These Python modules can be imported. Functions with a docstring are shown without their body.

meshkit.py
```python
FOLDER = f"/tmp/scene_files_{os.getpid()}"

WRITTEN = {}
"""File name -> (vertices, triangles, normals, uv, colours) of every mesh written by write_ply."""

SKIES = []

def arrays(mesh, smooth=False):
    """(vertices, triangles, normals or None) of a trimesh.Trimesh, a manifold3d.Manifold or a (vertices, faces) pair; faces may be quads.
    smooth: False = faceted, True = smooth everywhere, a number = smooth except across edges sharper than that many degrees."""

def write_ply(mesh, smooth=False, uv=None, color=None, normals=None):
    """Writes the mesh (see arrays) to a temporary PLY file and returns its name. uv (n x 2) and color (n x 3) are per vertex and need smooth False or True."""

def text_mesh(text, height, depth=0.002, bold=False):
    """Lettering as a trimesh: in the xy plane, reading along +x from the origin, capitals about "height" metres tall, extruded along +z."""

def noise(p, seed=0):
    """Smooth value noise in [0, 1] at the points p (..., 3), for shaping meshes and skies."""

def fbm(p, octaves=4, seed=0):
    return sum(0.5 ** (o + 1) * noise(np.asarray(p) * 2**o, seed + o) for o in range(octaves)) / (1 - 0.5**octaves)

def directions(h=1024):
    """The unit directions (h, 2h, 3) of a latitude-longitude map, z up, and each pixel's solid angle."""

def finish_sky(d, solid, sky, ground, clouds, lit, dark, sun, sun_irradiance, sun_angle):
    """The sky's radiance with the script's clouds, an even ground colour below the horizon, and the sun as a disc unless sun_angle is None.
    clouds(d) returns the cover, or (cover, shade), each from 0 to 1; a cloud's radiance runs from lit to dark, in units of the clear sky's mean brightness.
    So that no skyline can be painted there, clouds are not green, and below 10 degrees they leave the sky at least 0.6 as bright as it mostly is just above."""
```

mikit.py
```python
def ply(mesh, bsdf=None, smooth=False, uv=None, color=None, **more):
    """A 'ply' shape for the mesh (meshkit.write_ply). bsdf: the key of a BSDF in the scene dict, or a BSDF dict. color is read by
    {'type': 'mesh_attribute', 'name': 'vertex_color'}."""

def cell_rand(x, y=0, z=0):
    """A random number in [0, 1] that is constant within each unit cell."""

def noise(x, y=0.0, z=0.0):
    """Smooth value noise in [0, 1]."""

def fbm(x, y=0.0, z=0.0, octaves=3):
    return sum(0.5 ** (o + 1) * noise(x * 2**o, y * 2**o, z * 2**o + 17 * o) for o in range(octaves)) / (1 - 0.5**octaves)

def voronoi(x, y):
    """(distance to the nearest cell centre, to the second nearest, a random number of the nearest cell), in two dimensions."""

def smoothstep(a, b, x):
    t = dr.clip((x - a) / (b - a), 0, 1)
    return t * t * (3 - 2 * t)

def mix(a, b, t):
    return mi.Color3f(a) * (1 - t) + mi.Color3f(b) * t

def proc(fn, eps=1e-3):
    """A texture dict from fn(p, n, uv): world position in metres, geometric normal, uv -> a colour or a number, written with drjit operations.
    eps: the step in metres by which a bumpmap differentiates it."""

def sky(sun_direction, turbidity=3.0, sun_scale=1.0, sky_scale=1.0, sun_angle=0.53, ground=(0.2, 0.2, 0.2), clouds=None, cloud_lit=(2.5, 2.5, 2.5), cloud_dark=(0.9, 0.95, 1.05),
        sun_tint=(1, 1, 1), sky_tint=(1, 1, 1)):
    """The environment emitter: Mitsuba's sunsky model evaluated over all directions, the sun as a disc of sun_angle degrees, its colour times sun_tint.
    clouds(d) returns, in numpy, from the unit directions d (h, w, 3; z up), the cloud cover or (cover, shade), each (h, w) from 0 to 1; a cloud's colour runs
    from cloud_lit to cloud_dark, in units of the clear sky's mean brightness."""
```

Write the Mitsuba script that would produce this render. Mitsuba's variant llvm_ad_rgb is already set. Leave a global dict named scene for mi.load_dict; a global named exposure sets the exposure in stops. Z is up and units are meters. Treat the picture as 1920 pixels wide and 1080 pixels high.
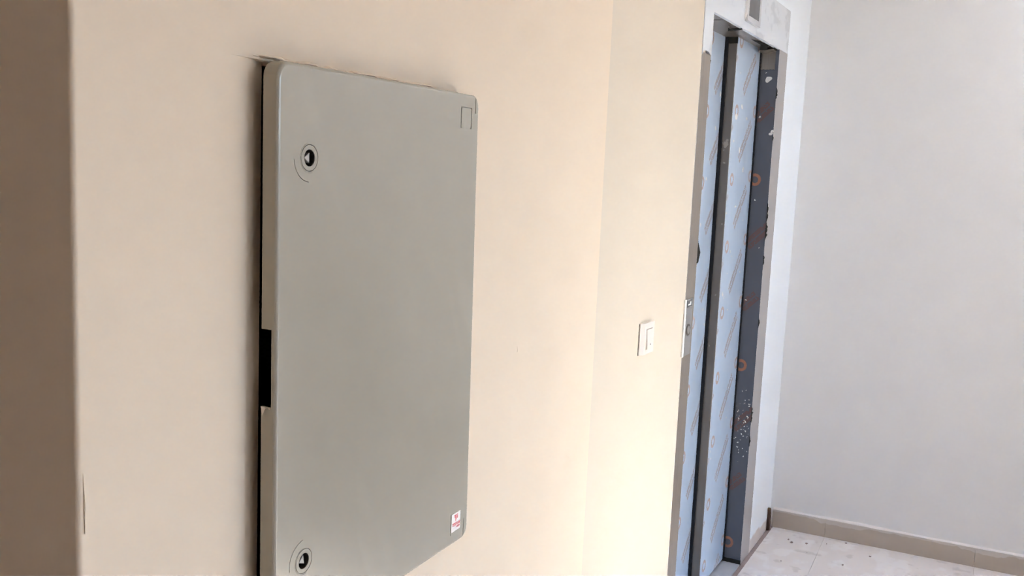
import math, random
import numpy as np, trimesh, manifold3d as m3, shapely.geometry as sg
import drjit as dr, mitsuba as mi, mikit, meshkit

scene, labels = {}, {}
random.seed(7); rng = np.random.default_rng(7)

# ------------------------------------------------------------------ camera
YAW, PITCH, ROLL, FPX, EYE = 0.45206483, 0.12712755, -0.04372486, 1781.14579, 1.574
def camera_axes():
    cy, sy, cp, sp, cr, sr = math.cos(YAW), math.sin(YAW), math.cos(PITCH), math.sin(PITCH), math.cos(ROLL), math.sin(ROLL)
    fwd = np.array([cy * cp, sy * cp, -sp]); right = np.array([sy, -cy, 0]); down = np.cross(fwd, right)
    return cr * right + sr * down, -sr * right + cr * down, fwd
RIGHT, DOWN, FWD = camera_axes()
scene['camera'] = {'type': 'perspective', 'fov': 2 * math.degrees(math.atan(960 / FPX)), 'fov_axis': 'x', 'near_clip': 0.01,
                   'to_world': mi.ScalarTransform4f().look_at(origin=[0, 0, EYE], target=[*(np.array([0, 0, EYE]) + FWD)], up=[*(-DOWN)])}

# ------------------------------------------------------------------ daylight through the open entrance, exposure
SUN = (-0.08, -0.85, 0.515)
scene['daylight'] = mikit.sky(SUN, turbidity=3.0, sun_scale=0.0, sky_scale=1.0, ground=(0.35, 0.33, 0.30), 
                              clouds=lambda d: 0.55 * meshkit.fbm(d * [3, 3, 6], 4, 3), cloud_lit=(1.5, 1.45, 1.4), cloud_dark=(0.9, 0.92, 0.95), sky_tint=(0.75, 0.98, 1.32))
scene['sun'] = {'type': 'directional', 'direction': [-x for x in SUN], 'irradiance': {'type': 'rgb', 'value': [0.540, 0.505, 0.448]}}
exposure = 5.74

# ------------------------------------------------------------------ materials
def rgb(*c): return {'type': 'rgb', 'value': list(c)}
def two(b): return {'type': 'twosided', 'b': b}
def principled(col, rough=0.5, metal=0.0, spec=0.5, **kw):
    return two({'type': 'principled', 'base_color': rgb(*col) if isinstance(col, tuple) else mikit.proc(col), 'roughness': rough, 'metallic': metal, 'specular': spec, **kw})
noise, fbm, smooth, mix = mikit.noise, mikit.fbm, mikit.smoothstep, mikit.mix

TH, DB = -0.0319956, 0.861                     # the back wall: turned by TH, DB from the camera
TB = np.array([math.cos(TH), math.sin(TH), 0.0]); NB = np.array([-math.sin(TH), math.cos(TH), 0.0])
def along(p): return p.x * TB[0] + p.y * TB[1]
def depth(p): return p.x * NB[0] + p.y * NB[1] - DB

CREAM = (0.76, 0.665, 0.575)
def cream_fn(p, n, uv):
    s = fbm(p.x * 5, p.y * 5, p.z * 5, 3)
    return mix((0.765, 0.64, 0.50), (0.79, 0.665, 0.525), s)
def back_fn(p, n, uv):                         # cream up to the lift frame, cool light painted in as bluish white beyond it, bare filler low down
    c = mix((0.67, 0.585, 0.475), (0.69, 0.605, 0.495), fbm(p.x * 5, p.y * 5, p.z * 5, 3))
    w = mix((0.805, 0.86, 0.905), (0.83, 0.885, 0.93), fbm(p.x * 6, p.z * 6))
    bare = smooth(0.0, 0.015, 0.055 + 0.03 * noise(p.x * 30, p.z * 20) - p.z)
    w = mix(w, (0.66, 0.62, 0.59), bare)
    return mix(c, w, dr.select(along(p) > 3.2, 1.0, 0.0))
def right_fn(p, n, uv):
    return mix((0.815, 0.825, 0.835), (0.84, 0.85, 0.86), fbm(p.y * 4, p.z * 4, 3.3, 3))
def relief(p, n, uv): return fbm(p.x * 60, p.y * 60, p.z * 60, 3) * 0.5 + fbm(p.x * 9, p.y * 9, p.z * 9, 2)
def plaster(fn): return two({'type': 'bumpmap', 'arbitrary': mikit.proc(relief, 2e-3), 'scale': 0.0006,
                             'nested': {'type': 'principled', 'base_color': mikit.proc(fn), 'roughness': 0.55, 'specular': 0.3}})
scene['paint_cream'] = plaster(cream_fn)
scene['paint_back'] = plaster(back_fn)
scene['paint_right'] = plaster(right_fn)
scene['paint_white'] = principled((0.80, 0.79, 0.78), 0.7)
scene['paint_ceiling'] = principled((0.72, 0.68, 0.63), 0.8)
scene['paint_dim'] = principled((0.42, 0.34, 0.27), 0.8)

def cabinet_fn(p, n, uv):
    s = fbm(p.x * 9, p.z * 5, 0.0, 3); wipe = smooth(0.55, 0.75, fbm(p.x * 14 + p.z * 6, p.z * 3, 9.0, 3))
    return mix((0.405, 0.372, 0.302), (0.435, 0.40, 0.326), s) * (1 + 0.05 * wipe)
scene['polyester'] = two({'type': 'roughplastic', 'distribution': 'ggx', 'alpha': 0.035, 'int_ior': 1.75, 'diffuse_reflectance': mikit.proc(cabinet_fn)})
scene['polyester_matte'] = principled(cabinet_fn, 0.9, 0.0, 0.0)
scene['lock_grey'] = principled((0.44, 0.42, 0.385), 0.35)
scene['recess_black'] = principled((0.006, 0.006, 0.006), 0.9, 0, 0.1)  # near-black tray colour paints in the dark of the cabinet recess
scene['lock_black'] = principled((0.02, 0.017, 0.013), 0.6, 0, 0.3)
scene['white_paper'] = principled((0.86, 0.80, 0.77), 0.5)
scene['red_ink'] = principled((0.70, 0.13, 0.15), 0.5)
scene['plaster_raw'] = principled((0.70, 0.62, 0.54), 0.8)
scene['switch_plastic'] = principled((0.73, 0.67, 0.61), 0.25)
scene['switch_dark'] = principled((0.10, 0.08, 0.07), 0.4)

def film_marks(u, v, stagger, at):           # slanting bands of two-line print and rings on the protective film: (brown print, orange ring)
    u, v = u - at[0], v - at[1]
    t = (v - u) * 0.7071 / 0.174 + 0.5; row = dr.floor(t); f = (t - row - 0.5) * 0.174
    s = (u + v) * 0.7071 + stagger * row + 0.285
    q = s - dr.floor(s / 0.37) * 0.37
    line = dr.select(f > 0, 1.0, 0.0); h = (dr.abs(f) - 0.003) / 0.017
    gx = dr.floor(q / 0.0045); gy = dr.floor(h * 3)
    word = dr.select(mikit.cell_rand(dr.floor(q / 0.045), line, 5) < 0.92, 1.0, 0.0)
    ink = dr.select((mikit.cell_rand(gx, gy + 7 * line, 2) > 0.14) & (h > 0) & (h < 1) & (q > 0.02) & (q < 0.22), 1.0, 0.0) * word
    r = dr.sqrt(dr.square(q - 0.285) + dr.square(f))
    ring = smooth(0.012, 0.014, r) * (1 - smooth(0.023, 0.025, r))
    return ink, ring
def film_fn(base, strength, print_col, stagger, at, ring_col=(0.50, 0.19, 0.08)):
    def fn(p, n, uv):
        u = along(p) - depth(p); ink, ring = film_marks(u, p.z, stagger, at)
        c = mix(base, tuple(0.9 * b for b in base), fbm(u * 12, p.z * 4, 1.0, 3))
        c = mix(c, print_col, 0.75 * strength * ink)
        return mix(c, ring_col, 0.65 * strength * ring)
    return fn
scene['film_blue'] = principled(film_fn((0.57, 0.68, 0.815), 1.0, (0.43, 0.37, 0.36), -0.174, (3.383, 1.561), (0.50, 0.29, 0.19)), 0.3, 0.35, 0.5)
scene['film_shaded'] = principled(film_fn((0.115, 0.127, 0.155), 1.0, (0.17, 0.085, 0.07), 0.0727, (3.683, 1.564)), 0.3, 0.0, 0.3)  # the blue film again, with the shade on the jamb painted into it
def steel_fn(p, n, uv):
    g = noise(p.x * 400, p.y * 400, p.z * 3)
    return mix((0.375, 0.325, 0.275), (0.42, 0.37, 0.315), g)
scene['steel'] = principled(steel_fn, 0.32, 0.85, 0.5)
scene['steel_brown'] = principled((0.25, 0.215, 0.185), 0.3, 0.85)
scene['steel_dark'] = principled((0.16, 0.15, 0.145), 0.4, 0.6)
scene['steel_mirror'] = principled((0.46, 0.46, 0.46), 0.2, 0.9)
def whitefilm_fn(p, n, uv):
    sm = smooth(0.55, 0.7, fbm(p.x * 9, p.z * 16, 2.0, 4))
    return mix((0.64, 0.67, 0.705), (0.53, 0.56, 0.595), sm * 0.8)
scene['film_white'] = principled(whitefilm_fn, 0.3, 0.0, 0.5)
scene['film_grey'] = principled((0.41, 0.39, 0.38), 0.35, 0.3)
scene['rubber'] = principled((0.008, 0.009, 0.012), 0.6, 0, 0.3)
scene['screen'] = principled((0.085, 0.088, 0.092), 0.22)
scene['housing'] = principled((0.55, 0.55, 0.56), 0.35, 0.2)
scene['white_edge'] = principled((0.95, 0.95, 0.93), 0.3)
scene['splash'] = principled((0.80, 0.79, 0.76), 0.6)
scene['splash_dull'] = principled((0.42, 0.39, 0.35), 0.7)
scene['dull_black'] = principled((0.02, 0.02, 0.016), 0.8, 0, 0.2)  # near-black for torn film, cracks and the jamb foot

def tile_fn(p, n, uv):
    a = fbm(p.x * 3, p.y * 3, 1.0, 4); dust = smooth(0.52, 0.7, fbm(p.x * 11 + 3, p.y * 13, 4.0, 4)); dirt = smooth(0.66, 0.8, fbm(p.x * 19, p.y * 17 + 5, 8.0, 3))
    c = mix((0.71, 0.66, 0.62), (0.77, 0.72, 0.685), a)
    c = mix(c, (0.84, 0.825, 0.81), 0.45 * dust)
    return mix(c, (0.40, 0.36, 0.32), 0.3 * dirt)
scene['floor_tile'] = principled(tile_fn, 0.42, 0, 0.4)
def base_fn(p, n, uv):
    c = mix((0.49, 0.43, 0.37), (0.53, 0.47, 0.405), fbm(p.y * 6, p.z * 14, 2.0, 3))
    edge = 0.079 - 0.012 * smooth(0.45, 0.7, noise(p.y * 11, 4.0)) - 0.006 * noise(p.y * 60, 2.0)
    return mix(c, (0.66, 0.62, 0.59), 0.75 * smooth(edge - 0.004, edge, p.z))
scene['base_tile'] = principled(base_fn, 0.35, 0, 0.4)
scene['caulk'] = principled((0.80, 0.76, 0.73), 0.7)
scene['grout'] = principled((0.42, 0.38, 0.34), 0.9)
def mortar_fn(p, n, uv): return mix((0.27, 0.20, 0.18), (0.40, 0.33, 0.31), fbm(p.x * 25, p.y * 25, 0.0, 3))
scene['mortar'] = principled(mortar_fn, 0.9, 0, 0.2)
def wood_fn(p, n, uv): return mix((0.10, 0.055, 0.035), mix((0.055, 0.03, 0.025), (0.19, 0.15, 0.07), smooth(0.085, 0.1, p.z)), noise(p.x * 300, p.z * 25))
scene['wood_dark'] = principled(wood_fn, 0.8)
scene['stone_step'] = principled((0.32, 0.285, 0.25), 0.5)
scene['stone_riser'] = principled((0.14, 0.12, 0.105), 0.5)

# ------------------------------------------------------------------ helpers
def put(key, mesh, bsdf, smooth=False, label=None, category=None, group=None, kind=None):
    scene[key] = mikit.ply(mesh, bsdf, smooth=smooth)
    tag(key, label, category, group, kind)
def tag(key, label=None, category=None, group=None, kind=None):
    d = {k: v for k, v in dict(label=label, category=category, group=group, kind=kind).items() if v}
    if d: labels[key] = d
def num(name, i): return name if i == 0 else f'{name}_{i:03d}'
def hull(pts): return m3.Manifold.hull_points(np.asarray(pts, float))
def rbox(a, b, c=0.0):
    (x0, y0, z0), (x1, y1, z1) = a, b
    if c <= 0: return hull([[x, y, z] for x in (x0, x1) for y in (y0, y1) for z in (z0, z1)])
    P = []
    for x, sx in ((x0, 1), (x1, -1)):
        for y, sy in ((y0, 1), (y1, -1)):
            for z, sz in ((z0, 1), (z1, -1)):
                P += [[x + sx * c, y + sy * c, z], [x + sx * c, y, z + sz * c], [x, y + sy * c, z + sz * c]]
    return hull(P)
def union(ms): return m3.Manifold.batch_boolean(list(ms), m3.OpType.Add)
def tri(man):
    if isinstance(man, trimesh.Trimesh): return man
    m = man.to_mesh(); return trimesh.Trimesh(np.array(m.vert_properties[:, :3]), np.array(m.tri_verts), process=False)
MB = np.eye(4); MB[:3, 0], MB[:3, 1], MB[:3, 2], MB[:3, 3] = TB, NB, [0, 0, 1], NB * DB
def onB(man):                                   # (along, depth into the wall, z) -> world
    t = tri(man).copy(); t.apply_transform(MB); return t
def bbox(a0, a1, d0, d1, z0, z1, c=0.0): return rbox((a0, d0, z0), (a1, d1, z1), c)
def prism(poly, axis, lo, hi):                  # polygon extruded: axis 'z' from (x,y); axis 'y' from (x,z)
    t = trimesh.creation.extrude_polygon(poly, hi - lo, engine='earcut'); v = t.vertices.copy(); v[:, 2] += lo
    if axis == 'y': t = trimesh.Trimesh(np.stack([v[:, 0], v[:, 2], v[:, 1]], 1), t.faces[:, ::-1], process=False)
    elif axis == 'x': t = trimesh.Trimesh(np.stack([v[:, 2], v[:, 0], v[:, 1]], 1), t.faces, process=False)
    else: t = trimesh.Trimesh(v, t.faces, process=False)
    return t
def man(t):
    t = trimesh.Trimesh(t.vertices, t.faces); t.merge_vertices()
    return m3.Manifold(m3.Mesh(np.asarray(t.vertices, np.float32), np.asarray(t.faces, np.uint32)))
def blob(r, seed, n=14, squash=1.0):            # an irregular outline
    g = np.random.default_rng(seed); k = np.arange(n) / n * 2 * math.pi
    rad = r * (1 + 0.22 * np.sin(2 * k + g.uniform(0, 6)) + 0.12 * np.sin(3 * k + g.uniform(0, 6)) + g.uniform(-0.08, 0.08, n))
    return np.stack([rad * np.cos(k), rad * np.sin(k) * squash], 1)

# ------------------------------------------------------------------ the setting
YA, XC, XK, XR, ZT = 0.794, 0.647, 2.098, 4.29, 2.75
Yof = lambda x: (DB - NB[0] * x) / NB[1]          # the back wall's y at x
arc = [(XC + 0.005 - 0.005 * math.sin(a), YA + 0.005 - 0.005 * math.cos(a)) for a in np.linspace(0, math.pi / 2, 6)]
foot = sg.Polygon([*arc, (XC + 0.2, YA + 0.2), (XK, YA + 0.2), (XK, YA)])
xs_d = np.linspace(0.855, 0.9325, 12)             # the plaster is dished towards the left edge of the cabinet's recess
dish = sg.Polygon([(0.9335, YA - 0.05), (0.855, YA - 0.05), *[(x, YA + 0.0135 * ((x - 0.855) / 0.0775) ** 2 - 0.00001) for x in xs_d], (0.9335, YA + 0.0135)])
wall = man(prism(foot, 'z', -0.01, ZT)) - rbox((0.9315, YA - 0.1, 0.945), (1.402, YA + 0.13, 1.684)) - man(prism(dish, 'z', 0.935, 1.6885))
put('wall_left', tri(wall), 'paint_cream', 35, kind='structure')
put('wall_return', prism(sg.Polygon([(XC, YA + 0.005), (XC + 0.2, YA + 0.2), (XC + 0.2, 3.0), (XC, 3.0)]), 'z', -0.01, ZT), 'paint_cream', kind='structure')
a0, a1 = XK / TB[0] - 0.028, 4.263
open_b = sg.box(a0, -0.01, a1 + 0.15, ZT).difference(sg.box(2.80, -0.05, 3.85, 2.17))
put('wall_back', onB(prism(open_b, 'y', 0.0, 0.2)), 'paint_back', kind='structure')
put('wall_right', tri(rbox((XR, -3.6, -0.01), (XR + 0.2, 1.0, ZT + 0.15))), 'paint_right', kind='structure')
ZS, XP, YP = 6.8, 3.12, -1.15                   # unseen stairwell: added partition blocks light, tall window and added rooflight give cool light
front = sg.box(-2.7, -0.01, XP, ZT + 0.15).difference(sg.box(1.66, 0.0, 2.46, 2.29)).difference(sg.box(-0.20, 1.45, 0.16, 2.0))  # the small opening is an unseen window added to fill the left wall
put('wall_front', prism(front, 'y', -3.6, -3.4), 'paint_right', kind='structure')
put('wall_front_001', prism(sg.box(XP, -0.01, XR, ZS).difference(sg.box(3.17, 4.72, 4.24, 6.6)), 'y', -3.6, -3.4), 'paint_white', kind='structure')
put('wall_added_partition', tri(rbox((XP - 0.10, -3.4, -0.01), (XP, YP, ZT + 0.1), 0.002) + rbox((XP - 0.10, -3.4, ZT), (XP, -0.1, ZS))), 'paint_white', kind='structure')  # unseen, added to keep stairwell light off the left wall
put('wall_right_001', tri(rbox((XR, -3.6, ZT + 0.15), (XR + 0.2, -0.05, ZS))), 'paint_white', kind='structure')
put('wall_rear', tri(rbox((-2.7, -3.6, -0.01), (-2.5, 3.0, ZT))), 'paint_dim', kind='structure')
put('wall_far', tri(rbox((-2.7, 3.0, -0.01), (XC + 0.2, 3.2, ZT))), 'paint_dim', kind='structure')
ceil = sg.box(-2.7, -3.4, XR, 3.2).difference(sg.box(XP, -3.4, XR, -0.2))
put('ceiling', prism(ceil, 'z', ZT, ZT + 0.15), 'paint_ceiling', kind='structure')
put('wall_landing', tri(rbox((XP - 0.1, -0.2, ZT + 0.15), (XR + 0.2, -0.05, ZS))), 'paint_white', kind='structure')
put('ceiling_001', prism(sg.box(XP - 0.1, -3.6, XR + 0.2, -0.05).difference(sg.box(XP + 0.05, -3.3, XR - 0.05, -0.9)), 'z', ZS, ZS + 0.1), 'paint_ceiling', kind='structure')
put('floor', tri(rbox((-2.7, -3.6, -0.2), (XR + 0.2, 3.2, -0.01))), 'grout', kind='structure')
# floor tiles, 60 x 60, stopping short of the back wall
TILE, GAP, X0, Y0 = 0.6, 0.0010, 3.66, 0.48
area = sg.Polygon([(-2.5, -3.4), (XR - 0.0, -3.4), (XR, Yof(XR) - 0.018), (XK, Yof(XK) - 0.018), (XK, YA - 0.002), (XC - 0.002, YA - 0.002), (XC - 0.002, 3.0), (-2.5, 3.0)])
i = 0
for ix in range(-11, 2):
    for iy in range(-7, 5):
        c = sg.box(X0 + ix * TILE + GAP / 2, Y0 + iy * TILE + GAP / 2, X0 + (ix + 1) * TILE - GAP / 2, Y0 + (iy + 1) * TILE - GAP / 2).intersection(area)
        if c.is_empty or c.area < 1e-4 or c.geom_type != 'Polygon': continue
        put('floor__' + num('tile', i), prism(c, 'z', -0.01, 0.0), 'floor_tile'); i += 1
# mortar gap along the back wall where the skirting is missing
t = bbox(2.07, 4.262, -0.0185, -0.0005, -0.012, -0.0008)
put('trim_1', onB(t), 'mortar', kind='structure')
# skirting tiles of the right wall with a ragged line of caulk on top
yc = Yof(XR) - 0.012
ys = [yc, 0.4805, -0.1195, -0.72]
for k in range(3):
    put('baseboard_right__' + num('tile', k), tri(rbox((XR - 0.011, ys[k + 1] + 0.0003, 0.0), (XR + 0.0, ys[k] - 0.0003, 0.083), 0.0008)), 'base_tile')
n = 160; yy = np.linspace(yc, -0.72, n); top, low = [], []
hh = 0.004 + 0.007 * meshkit.fbm(np.stack([yy * 9, yy * 0, yy * 0], 1), 3, 4); ww = 0.009 + 0.003 * meshkit.noise(np.stack([yy * 14, yy * 0, yy * 0 + 3], 1), 2)
V = np.concatenate([np.stack([np.full(n, XR), yy, np.full(n, 0.0825)], 1), np.stack([XR - ww, yy, np.full(n, 0.0825)], 1), np.stack([XR - ww * 0.75, yy, 0.0825 + hh * 0.5], 1), np.stack([np.full(n, XR), yy, 0.0825 + hh], 1)])
Fq = [[a * n + j, a * n + j + 1, ((a + 1) % 4) * n + j + 1, ((a + 1) % 4) * n + j] for a in range(4) for j in range(n - 1)]
put('baseboard_right__caulk_line', (V, np.array(Fq)), 'caulk')
tag('baseboard_right', kind='structure')

# the stairs that the cabinet door mirrors
labels['staircase'] = {'label': 'stone staircase along the right wall, faintly mirrored in the grey cabinet door', 'category': 'staircase'}
for k in range(13):
    z = 0.175 * (k + 1); y = -0.85 - 0.163 * k; yn = -3.39
    p = sg.Polygon([(XR - 0.001, y), (3.19, y + 0.24), (3.19, max(y + 0.24 - 0.5, -3.38)), (XR - 0.001, max(y - 0.5, -3.38))])
    if y - 0.05 < -3.38: break
    put('staircase__' + num('step', k), prism(p.buffer(-0.012, join_style=2), 'z', z - 0.175 if k < 1 else z - 0.2, z - 0.028), 'stone_riser')
    put('staircase__' + num('step', k) + '__tread', prism(p, 'z', z - 0.028, z), 'stone_step')

# ------------------------------------------------------------------ the grey cabinet on the left wall
YF, YB2 = YA - 0.036, YA - 0.013
labels['electrical_cabinet'] = {'label': 'large light grey electrical cabinet with rounded corners and two round locks on the cream wall', 'category': 'electrical cabinet'}
def outline(inset, r=0.020, m=9):
    L = lambda z: 0.9045 + 0.0028 * (1.66 - z) / 0.6; Rr = lambda z: 1.4075 + 0.0150 * (1.66 - z) / 0.7
    zt, zb = 1.6875 - inset, 0.9245 + inset; out = []
    for (sx, sz, st) in ((1, 1, 0), (-1, 1, 90), (-1, -1, 180), (1, -1, 270)):
        rr = max(r - inset, 0.002)
        for a in np.radians(np.linspace(st, st + 90, m)):
            z = (zt - rr if sz > 0 else zb + rr) + rr * math.sin(a)
            x = (Rr(z) - inset - rr if sx > 0 else L(z) + inset + rr) + rr * math.cos(a)
            out.append((x, z))
    return np.array(out)
def loft(secs):                                  # [(y, outline)] back to front
    k = len(secs[0][1]); V = np.concatenate([np.stack([o[:, 0], np.full(k, y), o[:, 1]], 1) for y, o in secs]); F = []
    for s in range(len(secs) - 1):
        for j in range(k):
            a, b, c, d = s * k + j, s * k + (j + 1) % k, (s + 1) * k + (j + 1) % k, (s + 1) * k + j
            F += [[a, b, c], [a, c, d]]
    cap = trimesh.creation.triangulate_polygon(sg.Polygon(secs[0][1]), engine='earcut')[1]
    F += [list(f) for f in cap[:, ::-1]] if False else []
    for s, flip in ((0, True), (len(secs) - 1, False)):
        c0 = len(V); V = np.vstack([V, [[secs[s][1][:, 0].mean(), secs[s][0], secs[s][1][:, 1].mean()]]])
        for j in range(k):
            a, b = s * k + j, s * k + (j + 1) % k
            F.append([c0, a, b] if not flip else [c0, b, a])
    t = trimesh.Trimesh(V, np.array(F), process=False)
    if t.volume < 0: t.invert()
    return t
fil = 0.0055
secs = [(YB2, outline(0.0))] + [(YF + fil - fil * math.sin(a), outline(fil - fil * math.cos(a))) for a in np.linspace(0, math.pi / 2, 6)]
door = man(loft(secs)) - man(loft([(YB2 + 0.01, outline(0.003)), (YF + 0.004, outline(0.003))]))
door -= rbox((0.88, YA - 0.0285, 1.2637), (0.93, YA, 1.3620))                                   # hand notch in the side
def groove(x0, z0, x1, z1, w=0.0018, d=0.0034):
    v = np.array([x1 - x0, z1 - z0]); l = np.linalg.norm(v); q = np.array([-v[1], v[0]]) / l * w / 2; e = v / l * w / 2
    pts = [(x0 - e[0] + s * q[0], z0 - e[1] + s * q[1]) for s in (1, -1)] + [(x1 + e[0] + s * q[0], z1 + e[1] + s * q[1]) for s in (1, -1)]
    return hull([[x, y, z] for x, z in pts for y in (YF - 0.01, YF + d)])
def ring(cx, cz, r0, r1, t0=0, t1=360, d=0.002, m=48):
    a = np.radians(np.linspace(t0, t1, m + 1)); P = [(cx + r1 * math.cos(x), cz + r1 * math.sin(x)) for x in a]; Q = [(cx + r0 * math.cos(x), cz + r0 * math.sin(x)) for x in a]
    if t1 - t0 >= 360: pg = sg.Polygon(P[:-1], [Q[:-1]])
    else: pg = sg.Polygon(P + Q[::-1])
    return man(prism(pg, 'y', YF - 0.01, YF + d))
cuts = [groove(1.3480, 1.6650, 1.3480, 1.6325), groove(1.3480, 1.6650, 1.3818, 1.6650, 0.0011, 0.0018), groove(1.3818, 1.6650, 1.3818, 1.6325), groove(1.3480, 1.6325, 1.3818, 1.6325, 0.0007, 0.0012),
        groove(1.3945, 1.6950, 1.3945, 1.6580, 0.0022), groove(1.3945, 1.6580, 1.43, 1.6580, 0.0012, 0.002),
        groove(1.4070, 0.960, 1.4070, 0.9317), groove(1.3625, 0.9800, 1.3625, 0.9440, 0.0018), groove(1.3957, 0.9800, 1.3957, 0.9500, 0.0007, 0.001)]
cuts.append(hull([[x, y, z] for x, z in ((1.334, 1.70), (1.338, 1.6862), (1.43, 1.6862), (1.43, 1.70)) for y in (YF - 0.01, YF + 0.012)]))   # lower rim at the hinge corner
LOCKS = ((0.9650, 1.5736, (178, 60, -62), (184, 268)), (0.9668, 1.0442, (192, 72, -50), (96, 190)))
for lx, lz, _, (u0, u1) in LOCKS:
    cuts += [ring(lx, lz, 0.0161, 0.0171, d=0.003), ring(lx, lz, 0.0182, 0.0188, 100, 290, 0.0008), ring(lx, lz, 0, 0.0106, d=0.0035) if False else man(prism(sg.Point(lx, lz).buffer(0.0107, 24), 'y', YF - 0.01, YF + 0.02)),
             ring(lx, lz, 0.0295, 0.0304, u0, u1, 0.0024, 24)]
door = door - union(cuts)
full = tri(door); full.merge_vertices()
side = (np.abs(full.face_normals[:, 1]) < 0.45) & (full.triangles_center[:, 1] > YF + 0.0025)
side &= (full.triangles_center[:, 0] < 0.9135) | (full.triangles_center[:, 2] > 1.68) | (full.triangles_center[:, 2] < 0.93) | (full.triangles_center[:, 0] > 1.40)
put('electrical_cabinet__door', full.submesh([~side], append=True), 'polyester', 30, label='light grey glossy door with rounded corners')
put('electrical_cabinet__door__side_rim', full.submesh([side], append=True), 'polyester_matte', 30, label='matt side rim of the door with a hand notch')
for k, (lx, lz, ang, _) in enumerate(LOCKS):
    L = 'electrical_cabinet__' + num('lock', k)
    well = man(prism(sg.Point(lx, lz).buffer(0.0106, 24), 'y', YF + 0.001, YF + 0.019)) - man(prism(sg.Point(lx, lz).buffer(0.0101, 24), 'y', YF - 0.01, YF + 0.0120))
    put(L, tri(well), 'lock_black', 30, label='dark round key hole of the upper lock' if k == 0 else 'dark round key hole of the lower lock')
    P3 = [(lx + (0.0072 if j else 0.0076) * math.cos(math.radians(a)), lz + 0.0078 * math.sin(math.radians(a))) for j, a in enumerate(ang)]
    s = sg.Polygon(P3); inner = s.buffer(-0.0006)
    stud = hull([[x, YF + 0.012, z] for x, z in s.exterior.coords[:-1]] + [[x, YF + 0.0035, z] for x, z in s.exterior.coords[:-1]] + [[x, YF + 0.0028, z] for x, z in inner.exterior.coords[:-1]])
    put(L + '__triangular_stud', tri(stud), 'lock_grey', 20, label='grey triangular key stud')
tray = rbox((0.9320, YA + 0.018, 0.9455), (1.4015, YA + 0.125, 1.6835)) - rbox((0.9350, YA - 0.1, 0.949), (1.398, YA + 0.115, 1.680))
put('electrical_cabinet__body', tri(tray), 'recess_black', label='black inside behind the door')
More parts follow.
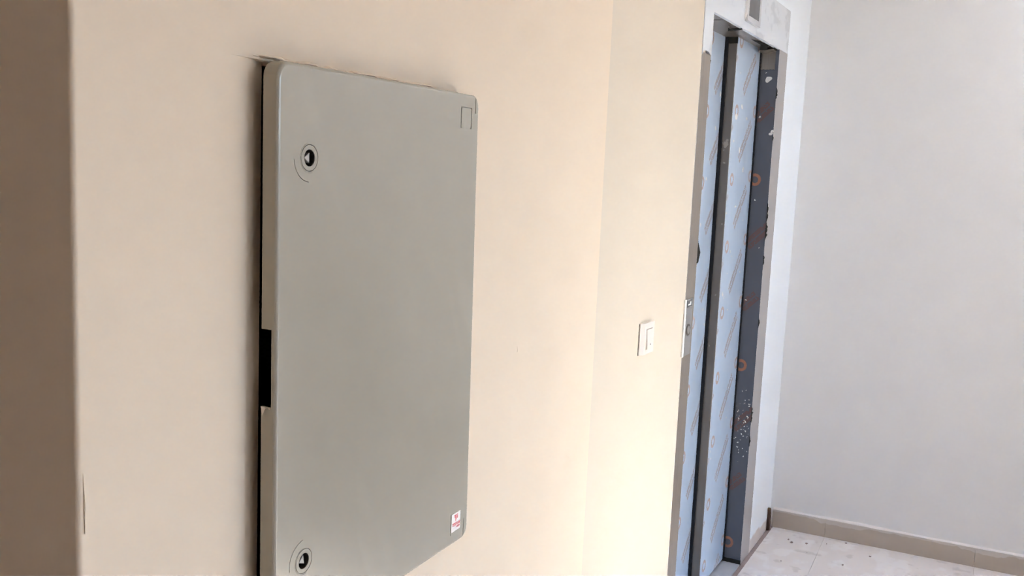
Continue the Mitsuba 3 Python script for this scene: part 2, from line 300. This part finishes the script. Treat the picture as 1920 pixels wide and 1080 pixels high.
# hinge-side seat that carries the door
for k, z in enumerate((1.30, 1.05)):
    put('electrical_cabinet__' + num('hinge', k), tri(rbox((1.372, YF + 0.005, z), (1.396, YA + 0.08, z + 0.06))), 'recess_black')
# maker's sticker
st = 'electrical_cabinet__sticker'
put(st, tri(rbox((1.3638, YF - 0.0005, 0.9478), (1.3945, YF + 0.0002, 0.9795))), 'white_paper', label='small white square maker sticker with red print')
def text_on_door(txt, h, x, z, bold=True):
    t = meshkit.text_mesh(txt, h, 0.0003, bold); v = t.vertices; w = v[:, 0].max()
    return trimesh.Trimesh(np.stack([x + v[:, 0], YF - 0.0005 - v[:, 2], z + v[:, 1]], 1), t.faces[:, ::-1] if True else t.faces, process=False), w
t1, w1 = text_on_door('TEKPAN', 0.0052, 0, 0); t1.apply_scale([0.0265 / w1, 1, 1]); t1.apply_translation([1.3662, 0, 0.9575])
t2, w2 = text_on_door('PANO', 0.0031, 0, 0); t2.apply_translation([1.3805, 0, 0.9528])
q = lambda x0, x1, z0, z1: tri(rbox((x0, YF - 0.0008, z0), (x1, YF - 0.0004, z1)))
logo = [q(1.3725, 1.3855, 0.9752, 0.9766), q(1.3770, 1.3790, 0.9655, 0.9752), q(1.3740, 1.3765, 0.9722, 0.9738), q(1.3795, 1.3850, 0.9722, 0.9738), q(1.3832, 1.3850, 0.9695, 0.9722), q(1.3795, 1.3850, 0.9690, 0.9703)]
put(st + '__red_print', trimesh.util.concatenate([t1, t2, *logo]), 'red_ink', label='red logo and lettering')
# chipped film left in the notch and a lump of plaster at the top corner
chip = union([hull([[0.9040, YB2 - 0.001, 1.2645], [0.9035, YB2 - 0.010, 1.2640], [0.9037, YB2 - 0.004, 1.2530], [0.9060, YB2 - 0.004, 1.2620]]), hull([[0.9042, YB2 - 0.013, 1.2638], [0.9040, YB2 - 0.017, 1.2636], [0.9040, YB2 - 0.0145, 1.2612], [0.9060, YB2 - 0.015, 1.2635]])])
put('electrical_cabinet__chipped_plaster', tri(chip), 'plaster_raw')
def lump(pts, r, seed, k=2):
    P = []
    for (x, y, z), rr in zip(pts, r):
        s = trimesh.creation.icosphere(subdivisions=2, radius=1.0); v = s.vertices * (1 + 0.35 * (meshkit.fbm(s.vertices * 2.3 + seed, 3, seed) - 0.5)[:, None])
        P.append(hull(v * np.array(rr) + np.array([x, y, z])))
    return union(P)
parts = [lump([(0.9230, YA + 0.004, 1.6895), (0.9060, YA + 0.003, 1.6925)], [(0.016, 0.0065, 0.0030), (0.0085, 0.0045, 0.0018)], 3)]
x = 0.925
while x < 1.32:
    l = rng.uniform(0.008, 0.022); parts.append(lump([(x, YA + 0.001, 1.6915 + rng.uniform(-0.001, 0.0015))], [(l, rng.uniform(0.005, 0.010), rng.uniform(0.0018, 0.0035))], int(x * 1000))); x += l * 1.3
put('wall_left__plaster_rim', tri(union(parts)), 'paint_cream', 40)
# paint crack at the wall's outer corner, scratch on the wall
put('wall_left__paint_crack', tri(hull([[0.6530, YA - 0.0006, 1.245], [0.6545, YA + 0.001, 1.245], [0.6540, YA - 0.0022, 1.212], [0.6560, YA + 0.001, 1.21], [0.6535, YA - 0.0015, 1.18], [0.6550, YA + 0.001, 1.18]])), 'paint_cream')
put('wall_left__scratch', tri(union([hull([[1.668, YA - 0.0006, 1.222], [1.6695, YA + 0.001, 1.222], [1.671, YA - 0.0008, 1.216], [1.673, YA + 0.001, 1.216]]), hull([[1.671, YA - 0.0008, 1.216], [1.673, YA + 0.001, 1.216], [1.671, YA - 0.0006, 1.209], [1.672, YA + 0.001, 1.209]])])), 'plaster_raw')

# ------------------------------------------------------------------ light switch on the back wall
labels['light_switch'] = {'label': 'small square cream wall switch with one rocker, beside the lift door frame', 'category': 'light switch'}
s0, s1, z0, z1 = 2.376, 2.474, 1.087, 1.172
plate = hull([[a, d, z] for a, z in ((s0, z0), (s1, z0), (s1, z1), (s0, z1)) for d in (0.0, -0.004)] + [[s0 + 0.012 + (s1 - s0 - 0.024) * u, -0.013, z] for u in (0, 1) for z in (z0 + 0.001, z1 - 0.001)]
             + [[a, -0.0125, z] for a in (s0 + 0.012, s1 - 0.012) for z in (z0 - 0.0005, z1 + 0.0005)])
ca, cz = (s0 + s1) / 2, (z0 + z1) / 2
pocket = bbox(ca - 0.024, ca + 0.024, -0.03, -0.008, cz - 0.030, cz + 0.026)
put('light_switch__plate', onB(plate - pocket), 'switch_plastic', 20)
rock = hull([[a, d, z] for a in (ca - 0.0232, ca + 0.0232) for d, z in ((-0.0065, cz - 0.0292), (-0.0065, cz + 0.0252), (-0.0175, cz - 0.0285), (-0.0125, cz), (-0.0142, cz + 0.0245))])
put('light_switch__rocker', onB(rock), 'switch_plastic', 15)
put('light_switch__mark', onB(man(prism(sg.Point(ca + 0.002, cz - 0.017).buffer(0.0022, 8), 'y', -0.0172, -0.010))), 'switch_dark', label='small dark dot on the rocker')
put('light_switch__back_box', onB(bbox(s0 - 0.001, s1 - 0.004, -0.0015, 0.0, z0 - 0.001, z1)), 'switch_dark')

# ------------------------------------------------------------------ lift doorway
E = 'elevator_doorway'
labels[E] = {'label': 'narrow steel lift doorway with closed sliding panels still under blue protective film', 'category': 'elevator door'}
A0, A1, J0, J1, ZH, ZF = 2.766, 3.880, 2.855, 3.740, 2.060, 2.223
put(E + '__frame_post', onB(bbox(A0, J0, -0.001, 0.06, 0.0, 1.932, 0.0008) ), 'steel', label='bare steel post of the frame beside the light switch')
# white film still on the upper part of that post and on the rest of the frame
ed = [(A0 - 0.0005, 1.925)] + [(A0 + (J0 - A0) * u, 1.932 + 0.010 * math.sin(u * 2.6) - 0.008 * u * u) for u in np.linspace(0.1, 1, 8)]
put(E + '__frame_post__white_film', onB(prism(sg.Polygon(ed + [(J0 + 0.0005, ZF), (A0 - 0.0005, ZF)]), 'y', -0.0022, 0.06)), 'film_white', label='white protective film on the upper post')
put(E + '__frame_post_001', onB(bbox(J1, A1, -0.0012, 0.03, 0.0, ZH + 0.0, 0.0008) + bbox(J1 + 0.004, J1 + 0.05, 0.0, 0.07, 0.0, ZH + 0.05)), 'film_grey', label='far post of the frame under pale film with a torn edge')
put(E + '__frame_header', onB(bbox(J0, A1, -0.0012, 0.012, ZH, ZF, 0.0008)), 'film_white', label='steel header above the lift door under white film')
put(E + '__soffit', onB(bbox(J0 + 0.001, J1 - 0.001, 0.012, 0.19, ZH + 0.002, ZH + 0.03)), 'steel', label='grey steel underside of the header')
put(E + '__jamb', onB(bbox(J1 - 0.0006, J1 + 0.003, -0.0008, 0.068, 0.001, ZH + 0.002)), 'film_shaded', label='side of the frame facing the room under printed film')
put(E + '__jamb_001', onB(bbox(J0 - 0.003, J0, 0.0, 0.19, 0.001, ZH + 0.002)), 'steel')
panels = ((2.80, 3.145, 0.158), (3.10, 3.440, 0.114), (3.402, 3.760, 0.070))
for k, (p0, p1, d) in enumerate(panels):
    P = E + '__' + num('door_panel', k)
    put(P, onB(bbox(p0, p1, d + 0.0006, d + 0.036, 0.012, ZH + 0.018, 0.001)), 'steel_brown', label='sliding steel door panel')
    put(P + '__protective_film', onB(bbox(p0 + 0.0015, p1 - 0.001, d - 0.0004, d + 0.0008, 0.014, ZH + 0.016)), 'film_blue', label='pale blue film with slanting orange print')
# dark running gaps: brush seal at the jamb and behind the leading edge
put(E + '__seal', onB(bbox(3.728, 3.7405, 0.0655, 0.0715, 0.012, ZH + 0.002)), 'rubber', label='black gap strip')
put(E + '__seal_001', onB(bbox(3.394, 3.4022, 0.102, 0.1135, 0.012, ZH + 0.002)), 'rubber', label='black gap strip')
put(E + '__sill', onB(bbox(J0, J1, 0.0, 0.20, -0.012, 0.004) - union([bbox(2.0, 4.0, d + 0.010, d + 0.022, -0.004, 0.02) for _, _, d in panels])), 'housing', label='pale metal door sill')
put(E + '__shaft_lining', onB(bbox(2.79, 3.86, 0.199, 0.215, -0.01, 2.168)), 'rubber')
# dark foot of the jamb and the opening below it
put(E + '__jamb__foot', onB(bbox(J1 - 0.003, J1 + 0.002, -0.002, 0.066, 0.0, 0.020)), 'dull_black', label='black foot of the jamb')
# peeled film under the header
def flap(pts, t=0.0008): return hull([[a, d, z + s] for a, d, z in pts for s in (0, t)])
put(E + '__loose_film', onB(flap([(3.02, 0.10, 2.0590), (3.26, 0.075, 2.0600), (3.235, 0.050, 2.0605), (3.02, 0.006, 2.0612)])), 'steel', label='piece of film peeling off under the header')
put(E + '__loose_film_001', onB(union([flap([(3.18, 0.044, 2.0594), (3.245, 0.064, 2.0594), (3.25, 0.052, 2.0594)]), flap([(3.215, 0.056, 2.0590), (3.250, 0.052, 2.0590), (3.215, 0.004, 2.0590), (3.195, 0.004, 2.0590)])])), 'dull_black', label='black crack beside the peeling film')
put(E + '__loose_film_003', onB(union([flap([(3.46, 0.038, 2.0600), (3.52, 0.022, 2.0600), (3.64, 0.012, 2.0598), (3.60, 0.030, 2.0560)]), flap([(3.57, 0.030, 2.0570), (3.63, 0.018, 2.0570), (3.70, 0.040, 2.0480), (3.69, 0.062, 2.0450), (3.63, 0.048, 2.0500)]), flap([(3.68, 0.006, 2.060), (3.74, 0.006, 2.058), (3.72, 0.020, 2.050)])])), 'dull_black', label='dark ragged film remains under the header')
put(E + '__door_panel_002__painted_shadow_gap', onB(bbox(3.3985, 3.4035, 0.0695, 0.1065, ZH - 0.020, ZH + 0.018)), 'dull_black')  # solid black box painting in the shadow gap atop the panel edge
put(E + '__loose_film_002', onB(flap([(3.66, 0.060, 2.045), (3.738, 0.062, 2.045), (3.738, 0.01, 2.052), (3.69, 0.012, 2.055)])), 'steel')
put(E + '__jamb__film_end', onB(bbox(J1 - 0.0014, J1 + 0.001, 0.012, 0.066, 1.985, ZH)), 'steel', label='bare strip where the film ends')
# torn film edges on the far post, as dark ragged scraps
for k, (z0, z1, w, sd) in enumerate(((1.875, 1.915, 0.010, 1), (1.715, 1.735, 0.006, 2), (1.40, 1.475, 0.012, 3), (1.335, 1.40, 0.016, 4), (1.235, 1.275, 0.012, 5), (0.985, 1.02, 0.008, 6), (0.60, 0.66, 0.010, 7), (0.50, 0.545, 0.008, 8))):
    g = np.random.default_rng(sd); zz = np.linspace(z0, z1, 9)
    e = [(J1 - 0.0025 + 3 * w * g.uniform(0.1, 1) * math.sin(math.pi * (j + 0.3) / 9) - 0.002, z) for j, z in enumerate(zz)]
    pg = sg.Polygon(e + [(J1 - 0.003, z1), (J1 - 0.003, z0)]).buffer(0)
    pg = max(getattr(pg, 'geoms', [pg]), key=lambda x: x.area)
    put(E + '__frame_post_001__' + num('torn_film', k), onB(prism(pg, 'y', -0.0024, -0.0008)), 'dull_black', label='dark torn scrap of film')
put(E + '__frame_post__torn_film', onB(hull([[a, d, z] for a, z in ((J0 - 0.006, 1.386), (J0 + 0.038, 1.333), (J0 + 0.004, 1.312), (J0 + 0.022, 1.303), (J0 - 0.006, 1.296)) for d in (0.001, 0.003)] )), 'dull_black', label='black triangular tear beside the bare post')
put(E + '__frame_post__torn_film_001', onB(hull([[a, d, z] for a, z in ((J0 - 0.004, 1.930), (J0 + 0.012, 1.916), (J0 - 0.004, 1.895)) for d in (0.001, 0.003)])), 'dull_black', label='small black tear near the top of the post')
# floor indicator on the header
I = E + '__floor_indicator'
put(I, onB(bbox(3.203, 3.374, -0.0125, -0.0012, 2.086, 2.205, 0.001) - bbox(3.215, 3.350, -0.02, -0.0115, 2.104, 2.188)), 'housing', label='grey floor indicator box on the header')
put(I + '__screen', onB(bbox(3.215, 3.350, -0.0117, -0.0100, 2.104, 2.188)), 'screen', label='dark grey display window')
put(I + '__painted_highlight', onB(hull([[a, d, z] for a, d, z in ((3.2025, -0.0014, 2.0865), (3.2025, -0.0120, 2.110), (3.2025, -0.0120, 2.2045), (3.2025, -0.0014, 2.2045), (3.2035, -0.0014, 2.0865), (3.2035, -0.0120, 2.2045))])), 'white_edge', label='lit edge of the indicator with its brightness painted white')  # lit side chamfer of the box, its brightness painted white
# call panel on the bare post
K = E + '__call_panel'
put(K, onB(bbox(2.758, 2.834, -0.0045, -0.0008, 1.021, 1.197, 0.0008)), 'steel_mirror', label='narrow polished call panel with one button')
put(K + '__painted_highlight', onB(bbox(2.757, 2.768, -0.0050, -0.0010, 1.0205, 1.1975, 0.0005)), 'white_edge')  # glint of the reflecting bevel, painted as a white strip
put(K + '__display', onB(bbox(2.772, 2.825, -0.0050, -0.0040, 1.172, 1.194)), 'screen', label='small dark display')
put(K + '__display__symbol', onB(bbox(2.784, 2.812, -0.0054, -0.0048, 1.178, 1.182) + bbox(2.804, 2.812, -0.0054, -0.0048, 1.178, 1.189)), 'white_edge')
bc = sg.Point(2.800, 1.101)
put(K + '__button_ring', onB(man(prism(bc.buffer(0.0185, 20).difference(bc.buffer(0.0125, 20)), 'y', -0.0062, -0.0040))), 'steel_dark', 30, label='dark button ring')
put(K + '__button', onB(man(prism(bc.buffer(0.0120, 20), 'y', -0.0070, -0.0040))), 'steel_mirror', 30)
# paint splashes
def splash(key, spots, plane, d, mat):            # plane 'd': spots (along, z, r) on depth d; plane 'a': spots (depth, z, r) on along d
    P = []
    for j, (u, z, r, *s) in enumerate(spots):
        b = blob(r, 31 * j + len(spots)); b[:, 1] *= s[0] if s else 1.0
        t = prism(sg.Polygon(b + [u, z]).buffer(0), 'y', -0.0006, 0.0006)
        v = t.vertices.copy()
        if plane == 'd': v[:, 1] += d
        else: v = np.stack([d + v[:, 1], v[:, 0], v[:, 2]], 1)
        P.append(trimesh.Trimesh(v, t.faces if plane == 'd' else t.faces[:, ::-1], process=False))
    put(key, onB(trimesh.util.concatenate(P)), mat, label='white paint splashes', kind='stuff')
g = np.random.default_rng(11)
splash(E + '__door_panel_002__paint_splash', [(3.452, 1.787, 0.020, 0.45), (3.52, 1.828, 0.011, 0.7), (3.60, 1.79, 0.006), (3.528, 1.67, 0.009), (3.44, 1.70, 0.005), (3.60, 1.60, 0.008), (3.53, 1.462, 0.010, 0.4), (3.41, 1.44, 0.005), (3.50, 1.295, 0.005), (3.44, 1.14, 0.007)] + [(g.uniform(3.42, 3.72), g.uniform(0.3, 1.95), g.uniform(0.0015, 0.004)) for _ in range(18)], 'd', 0.070 - 0.0004, 'splash')
splash(E + '__door_panel_001__paint_splash', [(3.38, 1.86, 0.007), (3.35, 1.74, 0.006), (3.39, 1.66, 0.005), (3.28, 1.56, 0.005), (3.25, 1.40, 0.006), (3.38, 1.03, 0.005)] + [(g.uniform(3.22, 3.40), g.uniform(0.3, 1.9), g.uniform(0.0015, 0.004)) for _ in range(8)], 'd', 0.114 - 0.0004, 'splash')
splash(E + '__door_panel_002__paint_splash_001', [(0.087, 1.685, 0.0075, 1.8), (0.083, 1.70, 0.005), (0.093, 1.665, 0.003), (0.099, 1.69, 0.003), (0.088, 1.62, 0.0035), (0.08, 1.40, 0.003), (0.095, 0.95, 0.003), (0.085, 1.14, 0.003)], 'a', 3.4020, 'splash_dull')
splash(E + '__jamb__paint_splash', [(0.033, 1.948, 0.0115), (0.043, 1.973, 0.002), (0.008, 1.742, 0.0075, 0.8), (0.004, 1.752, 0.005), (0.055, 1.805, 0.004), (0.05, 1.485, 0.003), (0.02, 1.30, 0.002), (0.056, 1.09, 0.004, 0.6)] + [(g.uniform(0.004, 0.062), z, g.uniform(0.0008, 0.0026)) for z in g.normal(0.58, 0.07, 60)], 'a', J1 - 0.0009, 'splash')

# ------------------------------------------------------------------ corner: wooden strip, crumbs on the floor
wp = [(0, 0), (0.013, 0), (0.0145, 0.03), (0.012, 0.05), (0.016, 0.058), (0.013, 0.07), (0.0085, 0.098), (0.004, 0.104), (0.0, 0.099), (0.001, 0.07), (-0.002, 0.04)]
strip = prism(sg.Polygon([(4.196 + 1.6 * a, z) for a, z in wp]), 'y', -0.013, -0.0005)
put('wood_strip', onB(strip), 'wood_dark', label='short broken strip of dark brown wood upright against the white wall in the corner', category='wood strip')
crumbs = [(4.159, 0.616, 0.008), (4.130, 0.598, 0.011), (4.152, 0.538, 0.010), (4.255, 0.386, 0.008), (4.155, 0.277, 0.008), (3.997, 0.368, 0.007), (4.20, 0.46, 0.004), (3.90, 0.60, 0.005), (4.05, 0.52, 0.004)]
for k, (x, y, r) in enumerate(crumbs):
    s = trimesh.creation.icosphere(subdivisions=1, radius=1.0); v = s.vertices * (1 + 0.5 * (meshkit.noise(s.vertices * 1.7 + k, k) - 0.5)[:, None])
    where = ('in front of the corner', 'beside the largest crumb near the corner', 'near the tile joint close to the corner', 'against the right skirting', 'nearest the right edge of the photo', 'nearest the bottom of the photo', 'between the skirting and the joint', 'beside the mortar gap', 'on the middle of the tile')[k]
    put(num('debris_crumb', k), hull(v * [0.85 * r, r * 0.6, r * 0.3] + [x, y, r * 0.25]), 'mortar', 40, label=f'tiny brown mortar crumb on the floor tiles {where}', category='debris', group='mortar crumbs on the floor')
